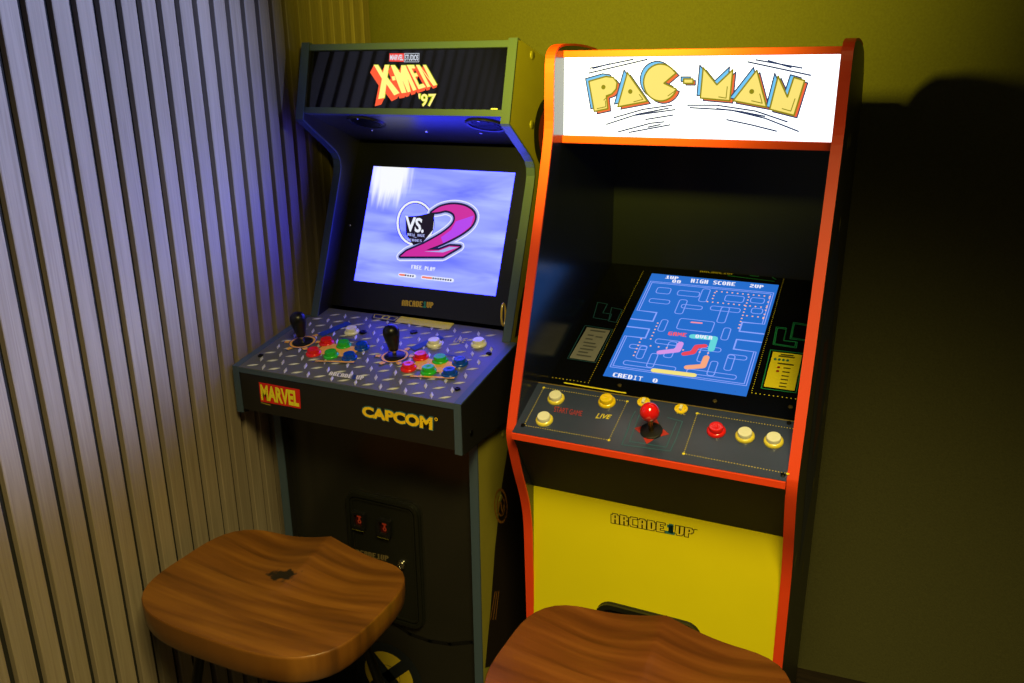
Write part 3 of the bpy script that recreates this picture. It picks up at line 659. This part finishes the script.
sl_ = [[(80, 75), (260, 38)], [(92, 76), (165, 56)], [(76, 95), (318, 38)], [(726, 48), (988, 104)], [(760, 40), (952, 74)], [(810, 43), (908, 72)],
       [(178, 278), (300, 243), (420, 226)], [(148, 305), (280, 262), (405, 238)], [(262, 268), (432, 244)], [(195, 336), (330, 300), (388, 294)], [(240, 338), (412, 306)], [(308, 285), (424, 266)], [(318, 316), (372, 305)],
       [(480, 226), (600, 226), (760, 250), (892, 295)], [(490, 236), (660, 246), (800, 280), (938, 334)], [(640, 285), (740, 306), (848, 333)], [(600, 240), (700, 252), (800, 272)]]
for l in sl_: prints('speed_line', FQ, stroke([mr(*p) for p in l], 0.0026, joints=False), .0003, navy, mqR)
# head underside and inner back
MB().box(qx0, qx1, 1.50, 1.80, 1.392, 1.402).build('head_underside', in_blk, cabR)
MB().box(qx0, qx1, 1.795, 1.807, 1.06, 1.392).build('inner_back', in_blk, cabR)
# sloping bezel with the tall screen
qv = np.array([0, 1.771-1.451, 1.092-.963]); qv /= np.linalg.norm(qv)
FB = Fr((QX, 1.451, .963), (1, 0, 0), qv)
bezR = fbox(FB, -.25+TH, .25-TH, -.088, .372, -.012, 0).build('screen_bezel', mat('bezel_glass_black', (9, 10, 12), .12, spec=.5), cabR, label='glossy black sloping screen surround with printed borders')
SW, SH = .268, .345
lcd_b = bpy.data.materials.new('lcd_blue_field'); lcd_b.use_nodes = True; b_ = lcd_b.node_tree.nodes['Principled BSDF']
b_.inputs['Base Color'].default_value = (.01, .01, .02, 1); b_.inputs['Roughness'].default_value = .2; b_.inputs['Emission Color'].default_value = (.015, .15, .60, 1); b_.inputs['Emission Strength'].default_value = 1.0
scrR = fbox(FB, -SW/2, SW/2, 0, SH, -.002, .0004).build('screen', lcd_b, cabR, label='lit blue screen with a line maze, dots and score text')
uvm = lambda u, v: (-SW/2 + u*SW, v*SH)
line = ink('lcd_maze_line', (140, 165, 255), 1.0); dotm = ink('lcd_peach', (255, 190, 165), 1); txt = ink('lcd_text_white', (240, 240, 255), 1)
def mz(polys, m=line, hh=.0007, name='maze_line'): prints(name, FB, polys, hh, m, scrR)
LW = .0017
def outline(x0, y0, x1, y1, r=.008): return stroke([(a, b) for a, b in rrect(-SW/2+x0*SW, y0*SH, -SW/2+x1*SW, y1*SH, r, 3)], LW, True)
def pathu(pts, closed=False): return stroke([uvm(*p) for p in pts], LW, closed)
# outer border, two lines with side pockets
for e in (.0, .016):
    mz(pathu([(.02+e, .08+e*.8), (.98-e, .08+e*.8), (.98-e, .36), (.82+e*.3, .36+e*.3), (.82+e*.3, .45-e*.3), (1-.004, .45-e*.3)]))
    mz(pathu([(.02+e, .08+e*.8), (.02+e, .36), (.18-e*.3, .36+e*.3), (.18-e*.3, .45-e*.3), (.004, .45-e*.3)]))
    mz(pathu([(.004, .52+e*.3), (.18-e*.3, .52+e*.3), (.18-e*.3, .61-e*.3), (.02+e, .61), (.02+e, .915-e*.8), (.98-e, .915-e*.8), (.98-e, .61), (.82+e*.3, .61-e*.3), (.82+e*.3, .52+e*.3), (1-.004, .52+e*.3)]))
for r in ((.10, .80, .21, .86), (.27, .80, .44, .85), (.64, .79, .78, .85), (.83, .80, .93, .85), (.08, .70, .24, .74), (.86, .70, .94, .75), (.45, .76, .51, .89), (.31, .62, .37, .76), (.34, .68, .50, .715),
          (.56, .69, .78, .73), (.64, .58, .70, .73), (.24, .44, .29, .55), (.71, .43, .76, .54), (.37, .48, .63, .58), (.26, .33, .44, .37), (.36, .22, .42, .36), (.55, .32, .74, .355), (.60, .22, .66, .34), (.09, .26, .22, .295), (.17, .18, .22, .29),
          (.80, .28, .93, .315), (.80, .18, .85, .31), (.10, .115, .48, .15), (.27, .12, .32, .24), (.56, .115, .90, .15), (.70, .12, .75, .24)):
    mz(outline(*r, r=.005))
dots = [(x/100, .875) for x in range(56, 97, 4)] + [(x/100, .765) for x in range(52, 97, 4)] + [(.81, y/100) for y in range(55, 87, 3)] + [(.96, y/100) for y in range(66, 87, 4)] + [(.55, y/100) for y in range(80, 87, 3)] + [(x/100, .67) for x in range(84, 97, 4)] + [(.22, y/100) for y in range(36, 52, 3)] + [(.15, y/100) for y in range(20, 36, 3)] + [(x/100, .30) for x in range(24, 72, 6)]
mz([disc(*uvm(*d), .0019, 8) for d in dots], dotm, .0009, 'maze_dot')
z6 = crop(540, 240, 3.413); fb = lambda x, y: FB.px(*z6(x, y))
for pts, c, w in (([(408, 385), (470, 378), (480, 355)], (214, 150, 232), .012), ([(492, 390), (522, 385), (535, 365), (562, 363)], (236, 70, 90), .011), ([(520, 330), (596, 337), (584, 375)], (100, 214, 220), .013), ([(502, 436), (556, 432), (568, 402)], (248, 168, 128), .012), ([(388, 446), (525, 463)], (244, 226, 130), .011)):
    mz(stroke([fb(*p) for p in pts], w), ink('lcd_bar_%d_%d' % c[:2], c, 1), .0011, 'picture_bar')
mz(stroke([fb(517, 282), fb(552, 285)], .004), ink('lcd_bar_pinkish', (255, 150, 160), 1), .0011, 'picture_bar')
mz(pixel_text('1UP', quadmap(fb(430, 122), fb(474, 127), fb(471, 137), fb(427, 132))), txt, .0009, 'lettering')
mz(pixel_text('0', quadmap(fb(453, 136), fb(466, 137.3), fb(463, 147.3), fb(450, 146))), txt, .0009, 'lettering')
mz(pixel_text('0', quadmap(fb(469, 137.6), fb(482, 139), fb(479, 149), fb(466, 147.6))), txt, .0009, 'lettering')
mz(pixel_text('HIGH SCORE', quadmap(fb(517, 133), fb(668, 146), fb(665, 158), fb(514, 146))), txt, .0009, 'lettering')
mz(pixel_text('2UP', quadmap(fb(718, 151), fb(764, 156), fb(761, 167), fb(715, 162))), txt, .0009, 'lettering')
mz(pixel_text('CREDIT', quadmap(fb(252, 453), fb(352, 468), fb(348, 482), fb(247, 467))), txt, .0009, 'lettering')
mz(pixel_text('0', quadmap(fb(387, 473), fb(403, 476), fb(399, 489), fb(383, 486))), txt, .0009, 'lettering')
mz(pixel_text('GAME', quadmap(fb(440, 314), fb(502, 320), fb(499, 332), fb(436, 326))), ink('lcd_red', (250, 90, 100), 1), .0013, 'lettering')
mz(pixel_text('OVER', quadmap(fb(532, 324), fb(590, 330), fb(587, 342), fb(529, 336))), txt, .0014, 'lettering')
# bezel print
grn = ink('bezel_green', (20, 130, 84)); yel = ink('bezel_yellow', (226, 208, 30)); blb = ink('bezel_teal', (20, 70, 90))
def bp_(name, polys, m, hh=.0004): return prints(name, FB, polys, hh, m, bezR)
def dotted(fr, p, q, step, r):
    n = max(1, int(math.hypot(q[0]-p[0], q[1]-p[1])/step)); return [disc(p[0]+(q[0]-p[0])*i/n, p[1]+(q[1]-p[1])*i/n, r, 6) for i in range(n+1)]
bp_('printed_dots', dotted(FB, fb(838, 112), fb(722, 522), .006, .0011) + dotted(FB, fb(722, 522), fb(888, 545), .007, .0013), yel)
bp_('printed_dots', dotted(FB, (-.155, .35), (-.155, -.025), .006, .0009) + dotted(FB, (-.155, -.025), (-.228, -.025), .007, .0012), yel)
c6 = crop(755, 270, 5.254); fc = lambda x, y: FB.px(*c6(x, y))
for w_ in (0, 1):
    k = w_*.0042
    pts = [(112, 300), (165, 306), (150, 372), (222, 380), (216, 410), (95, 392)]
    cenp = np.mean([fc(*p) for p in pts], axis=0)
    bp_('printed_border', stroke([tuple(np.array(fc(*p)) + (cenp-np.array(fc(*p)))*.12*w_) for p in pts], .0016, True), grn)
    pts = [(202, 276), (292, 290), (274, 375), (184, 362)]
    cenp = np.mean([fc(*p) for p in pts], axis=0)
    bp_('printed_border', stroke([tuple(np.array(fc(*p)) + (cenp-np.array(fc(*p)))*.14*w_) for p in pts], .0016, True), grn)
for pts in ([(650, 110), (655, 100), (705, 103), (718, 122), (745, 125), (752, 108), (786, 112), (795, 130), (805, 135)], [(640, 122), (720, 132), (800, 142)]):
    bp_('printed_border', stroke([fb(*p) for p in pts], .0016), grn)
bp_('lettering', pixel_text('ARCADE1UP', quadmap(fb(548, 100), fb(664, 110), fb(662, 120), fb(545, 110))), ink('bezel_gold', (170, 150, 40)), .0005)
bp_('instruction_card', stroke([fc(82, 420), fc(260, 440), fc(215, 646), fc(33, 622)], .0018, True), grn)
bp_('instruction_card', [[fc(95, 430), fc(248, 447), fc(207, 635), fc(46, 612)]], yel)
card = quadmap(fc(95, 430), fc(248, 447), fc(207, 635), fc(46, 612))
def cs(polys, m, hh=.0009): bp_('instruction_print', [[card(*p) for p in q] for q in polys], m, hh)
bar = lambda x0, x1, y, t=.018: [(x0, y-t), (x1, y-t), (x1, y+t), (x0, y+t)]
cs([bar(.28, .72, .94), bar(.22, .78, .89), bar(.25, .8, .68)] + [bar(.48, .72, y, .014) for y in (.57, .46, .35, .25, .15, .06)], ink('card_ink', (60, 56, 10)))
cs([[(x + .05*math.cos(t), .79 + .035*math.sin(t)) for t in [i*math.pi/4 for i in range(8)]] for x in (.14, .28, .42, .56)], ink('card_teal', (20, 110, 90)))
cs([[(.32 + .055*math.cos(t), y + .032*math.sin(t)) for t in [i*math.pi/4 for i in range(8)]] for y in (.57, .46)], ink('card_red', (150, 30, 20)))
# paler card on the left, in greys
c8 = crop(545, 255, 5.695); fl = lambda x, y: FB.px(*c8(x, y))
bp_('instruction_card', stroke([fl(228, 402), fl(385, 425), fl(288, 614), fl(128, 590)], .0014, True), blb)
bp_('instruction_card', [[fl(240, 412), fl(372, 430), fl(280, 608), fl(140, 586)]], ink('card_grey', (120, 120, 122)))
card = quadmap(fl(240, 412), fl(372, 430), fl(280, 608), fl(140, 586))
cs([bar(x0, x1, y, .02) for x0, x1, y in ((.2, .85, .92), (.2, .45, .76), (.55, .85, .74), (.2, .5, .64), (.2, .7, .52), (.25, .8, .42), (.2, .75, .32), (.2, .6, .22), (.2, .8, .12))], ink('card_grey_ink', (70, 72, 76)))
bp_('printed_border', stroke([fl(300, 270), fl(355, 280), fl(330, 330), fl(380, 338), fl(365, 372), fl(275, 358)], .0016, True), blb)
bp_('printed_border', stroke([fl(380, 300), fl(440, 312), fl(405, 385), fl(362, 376)], .0016, True), blb)
for x, y in ((272, 497), (597, 551), (855, 571)):
    a, b = fb(x, y); MB().lathe(FB.P(a, b, 0), FB.n, [(.004, 0), (.004, .0018), (.002, .0026)], 12).build('screw', mat('brass_screw', (120, 104, 60), .35, metal=.8), bezR, smooth=True)
# control deck
kv = np.array([0, 1.371-1.2495, .963-.911]); KL = float(np.linalg.norm(kv))
FK = Fr((QX, 1.2495, .911), (1, 0, 0), kv)
kpl = fbox(FK, -.25+TH, .25-TH, .001, KL, -.018, 0).build('deck_plate', mat('deck_blue_grey', (48, 57, 84), .22, spec=.6, noise=.1, nscale=20), cabR, label='dark blue-grey sloping control deck')
fbox(FK, -.25+TH, .25-TH, KL-.0015, KL+.0005, -.018, .0006).build('deck_edge', mat('brass_edge', (150, 130, 60), .35, metal=.5), kpl)
MB().prism([(1.2475, .9105), (1.2475, .8985), (1.256, .8985), (1.256, .9105)], qx0, qx1).build('edge_moulding', red_trim, cabR, bevel=.0006)
MB().prism([(1.254, .8985), (1.262, .8985), (1.36, .757), (1.352, .754)], qx0, qx1).build('deck_apron', mat('apron_black', (30, 29, 25), .6, noise=.2, nscale=200), cabR)
z7 = crop(500, 370, 3.103); fk = lambda x, y: FK.px(*z7(x, y))
def kp(name, polys, m, hh=.0004): return prints(name, FK, polys, hh, m, kpl)
for loop in ([(136, 55), (395, 98), (338, 218), (75, 172)], [(612, 135), (918, 184), (893, 322), (570, 260)]):
    for i in range(4 if loop[0][0] > 500 else 4):
        kp('printed_dots', dotted(FK, fk(*loop[i]), fk(*loop[(i+1) % 4]), .0045, .0009), yel)
    kp('printed_dots', [disc(*fk(*p), .0026, 8) for p in loop], yel)
kp('printed_border', stroke([fk(200, 40), fk(300, 57), fk(390, 72)], .003), yel)
tq = ink('deck_teal', (36, 96, 120)); rdi = ink('deck_red', (168, 40, 30))
for pts in ([(420, 128), (408, 150), (395, 190), (378, 232), (440, 240), (528, 252), (548, 210), (566, 160), (520, 148)], [(432, 140), (402, 222), (516, 240), (548, 162)]):
    kp('deck_graphic', stroke([fk(*p) for p in pts], .0014), tq)
jx, jy = fk(470, 190)
rr = [(-.028, 0), (.028, 0), (0, .027), (0, -.027)]
for dx, dy in rr:
    l = math.hypot(dx, dy); ux, uy = dx/l, dy/l; q = lambda r, w: (jx+ux*r-uy*w, jy+uy*r+ux*w)
    kp('deck_graphic', [[q(.018, -.009), q(.031, 0), q(.018, .009)]], rdi)
kp('lettering', font_text('START GAME', quadmap(fk(170, 113), fk(257, 128), fk(253, 144), fk(167, 130)), .0), rdi)
kp('lettering', font_text('LIVE', quadmap(fk(302, 134), fk(348, 140), fk(342, 153), fk(296, 150)), .01, .25), yel)
kp('lettering', font_text('VOL', quadmap(fk(547, 128), fk(577, 133), fk(575, 140), fk(545, 135)), .0), yel)
for x, y in ((72, 172), (878, 326), (905, 130)):
    a, b = fk(x, y); a = max(-.228, min(.228, a)); b = min(b, KL-.006)
    MB().lathe(FK.P(a, b, 0), FK.n, [(.004, 0), (.004, .0018), (.0025, .0024)], 12).build('bolt', screwm, kpl, smooth=True)
for x, y, m, rm in ((174, 90, wht_b, wrim), (138, 156, wht_b, wrim), (332, 100, yel_b, None), (671, 190, red_b, None), (760, 206, wht_b, wrim), (849, 222, wht_b, wrim)):
    a, b = fk(x, y); button(FK, a, b, m, cabR, rm, .0158)
for x, y in ((446, 100), (562, 121)):
    a, b = fk(x, y)
    sw_ = MB().lathe(FK.P(a, b, 0), FK.n, [(.0115, 0), (.0115, .0015), (.0075, .002), (.007, .0008)], 22).build('rocker_switch', yel_b, cabR, smooth=True)
    fbox(FK, a-.0022, a+.0022, b-.005, b+.005, .001, .006).build('switch_lever', wht_b, sw_)
js = MB().lathe(FK.P(jx, jy, 0), FK.n, [(.019, 0), (.019, .0028), (.017, .0036), (.005, .0042)], 28).build('joystick', black_p, cabR, smooth=True, label='red ball-top joystick')
MB().lathe(FK.P(jx, jy, 0), FK.n, [(.0045, .003), (.0045, .034)], 14).build('shaft', mat('brass', (190, 150, 60), .25, metal=1), js, smooth=True)
MB().lathe(FK.P(jx, jy, .046), FK.n, [(.0165*math.cos(math.radians(t)) if abs(t) < 89 else .0004, .0165*math.sin(math.radians(t))) for t in range(-90, 91, 12)] , 28).build('ball', mat('ball_red', (224, 24, 24), .16, coat=.6), js, smooth=True)
# yellow lower front
ylow = MB().box(qx0, qx1, 1.347, 1.36, .02, .758).build('lower_panel', mat('lower_yellow', (228, 214, 8), .45, noise=.05, nscale=8), cabR, label='flat bright yellow lower front panel')
MB().box(qx0, qx1, 1.36, 1.83, 0, .02).build('base_panel', in_blk, cabR)
FY = Fr((QX, 1.347, 0), (1, 0, 0), (0, 0, 1))
cy = crop(600, 505, 9.752); fy = lambda x, y: FY.px(*cy(x, y))
qm = quadmap(fy(112, 80), fy(912, 232), fy(905, 318), fy(112, 170))
prints('lettering_edge', FY, pixel_text('ARCADE1UP', qm, .55), .0004, ink('logo_dark', (40, 40, 12)), ylow)
prints('lettering', FY, pixel_text('ARCADE1UP', qm, .02, only=range(6)), .0008, ink('logo_lemon', (222, 204, 40)), ylow)
prints('lettering', FY, pixel_text('ARCADE1UP', qm, .02, only=(7, 8)), .0008, MATS['logo_lemon_ink'], ylow)
prints('lettering', FY, pixel_text('ARCADE1UP', qm, .45, only=[6]), .0008, ink('logo_teal', (40, 116, 120)), ylow)
prints('small_print', FY, stroke([fy(920, 236), fy(952, 242)], .0014, joints=False), .0004, MATS['logo_dark_ink'], ylow)
(hx0, hz), (hx1, _) = FY.px(597, 604), FY.px(702, 632); hz1 = .545; hz0 = .27
cd2 = fprism(FY, rrect(hx0, hz0, hx1, hz1, .03, 6), 0, .005).build('coin_door', door_m, cabR, bevel=.001, label='black rounded coin door behind the stool')
loop_frame(FY, rrect(hx0+.001, hz0+.001, hx1-.001, hz1-.001, .029, 6), rrect(hx0+.011, hz0+.011, hx1-.011, hz1-.011, .02, 6), .005, .012).build('door_rim', door_m, cd2)
loop_frame(FY, rrect(hx0+.017, hz0+.017, hx1-.017, hz1-.017, .016, 6), rrect(hx0+.021, hz0+.021, hx1-.021, hz1-.021, .012, 6), .005, .009).build('door_rim', door_m, cd2)
# print on the right-hand side
FZ = Fr((QR, 1.55, 0), (0, 1, 0), (0, 0, 1))
prints('side_graphic', FZ, [[(-.13, 1.22), (.04, 1.27), (.20, .98), (.12, .72), (-.06, .62), (-.12, .86)]], .0003, ink('side_navy', (22, 34, 60)), sides[1])
prints('side_graphic', FZ, [[(-.04, 1.06), (.06, 1.04), (.08, .84), (-.02, .82)]], .0006, ink('side_dark_red', (70, 20, 18)), sides[1])
for y, z in ((-.085, 1.545), (-.01, 1.40), (.04, 1.40), (.02, 1.26), (-.17, .70), (.16, .86), (-.12, .50), (.06, .55), (-.13, .40), (.10, .72)):
    prints('side_graphic', FZ, [disc(y, z, .013, 14)], .0006, ink('side_mustard', (130, 120, 30)), sides[1])

# ================================================================ STOOLS
def stool(cx, cy, rz, label, knot, cols):
    root = thing('bar_stool', (cx, cy, 0), label, 'stool', 'wooden saddle stools')
    WX, WY, ZT, TK = .222, .170, .640, .050
    def rad(t):
        n = 3.4; c, s = abs(math.cos(t)), abs(math.sin(t))
        return 1 / ((c/WX)**n + (s/WY)**n)**(1/n)
    def ztop(x, y):
        u, v = x/WX, y/WY
        far = max(0, min(1, (v+.25)/1.0)); far = far*far*(3-2*far)
        ridge = math.exp(-(abs(u)/.13)**1.3)
        scoop = -.020*(1-min(1, u*u*.9))*(1-min(1, max(0, v*v*.75)))          # the dished seat
        legs = -.013*far*math.exp(-((abs(u)-.46)/.30)**2)                       # two thigh hollows
        pommel = .010*far*ridge
        return ZT + scoop + legs + pommel + .004*max(0, -v)
    def edge(r): return r
    n, m = 72, 18
    V = [(0, 0, ztop(0, 0))]; F = []
    rings = [(k/m, 'top') for k in range(1, m+1)]
    for k, _ in rings:
        for i in range(n):
            t = 2*math.pi*i/n; R = rad(t)*k*.992; x, y = R*math.cos(t), R*math.sin(t)
            V.append((x, y, ztop(x, y)))
    for (sc_, dz) in ((.998, .0012), (1.0, .004), (1.0, .022), (.992, .040), (.975, TK-.003), (.94, TK)):
        for i in range(n):
            t = 2*math.pi*i/n; R = rad(t); x, y = R*math.cos(t), R*math.sin(t); zt = ztop(x*.992, y*.992)
            w = (zt - dz)*(1-dz/TK) + (ZT - .006 - dz)*dz/TK
            V.append((x*sc_, y*sc_, w))
    tot = m + 6
    for i in range(n): F.append((0, 1+i, 1+(i+1) % n))
    for j in range(tot-1):
        for i in range(n):
            a, b = 1+j*n, 1+(j+1)*n; i2 = (i+1) % n; F.append((a+i, b+i, b+i2, a+i2))
    F.append(tuple(1+(tot-1)*n+i for i in reversed(range(n))))
    c, s = math.cos(rz), math.sin(rz)
    mb = MB(); mb.v = [(cx + x*c - y*s, cy + x*s + y*c, z) for x, y, z in V]; mb.f = F
    w = wood('stool_wood_%d' % bool(knot), cols, (4, 44, 2.5), .34, planks=.085, knot=knot, rnd=False, bump=.0, var=(.88, 1.08), dist=.2, lowc=True)
    seat = mb.build('seat', w, root, smooth=True)
    mtl = mat('black_steel', (20, 20, 20), .4, metal=.6)
    T = lambda x, y, z: (cx + x*c - y*s, cy + x*s + y*c, z)
    zb = ZT - TK - .005
    MB().box(cx-.10, cx+.10, cy-.08, cy+.08, zb-.006, zb+.001).build('mounting_plate', mtl, root)
    for sx in (-1, 1):
        for sy in (-1, 1):
            MB().tube([T(sx*.105, sy*.075, zb-.003), T(sx*.15, sy*.12, .30), T(sx*.185, sy*.155, .012)], .0095, 12).build('leg', mtl, root, smooth=True)
            MB().lathe(T(sx*.186, sy*.156, 0), (0, 0, 1), [(.014, 0), (.014, .01), (.011, .014)], 14).build('foot', black_p, root, smooth=True)
    MB().tube([T(.165*x*1.0, .135*y, .22) for x, y in ((-1, -1), (1, -1), (1, 1), (-1, 1))], .008, 10, True).build('foot_rail', mtl, root, smooth=True)
    return root
def seat_xy(x, y, cx, cy, z=.622):
    r = ray(x, y); t = (z - CAM[2])/r[2]; return (float(r[0]*t) - cx, float(r[1]*t) - cy)
SX, SY = -.950, 1.024
stool(SX, SY, 0, 'wooden saddle stool with a dark knot in its seat, by the slatted wall', (*seat_xy(282, 575, SX, SY), .034), ((72, 42, 13), (106, 64, 20), (134, 86, 30)))
stool(-.278, 1.044, 0, 'reddish wooden saddle stool in front of the yellow lower front panel', None, ((70, 34, 12), (98, 52, 20), (122, 70, 30)))
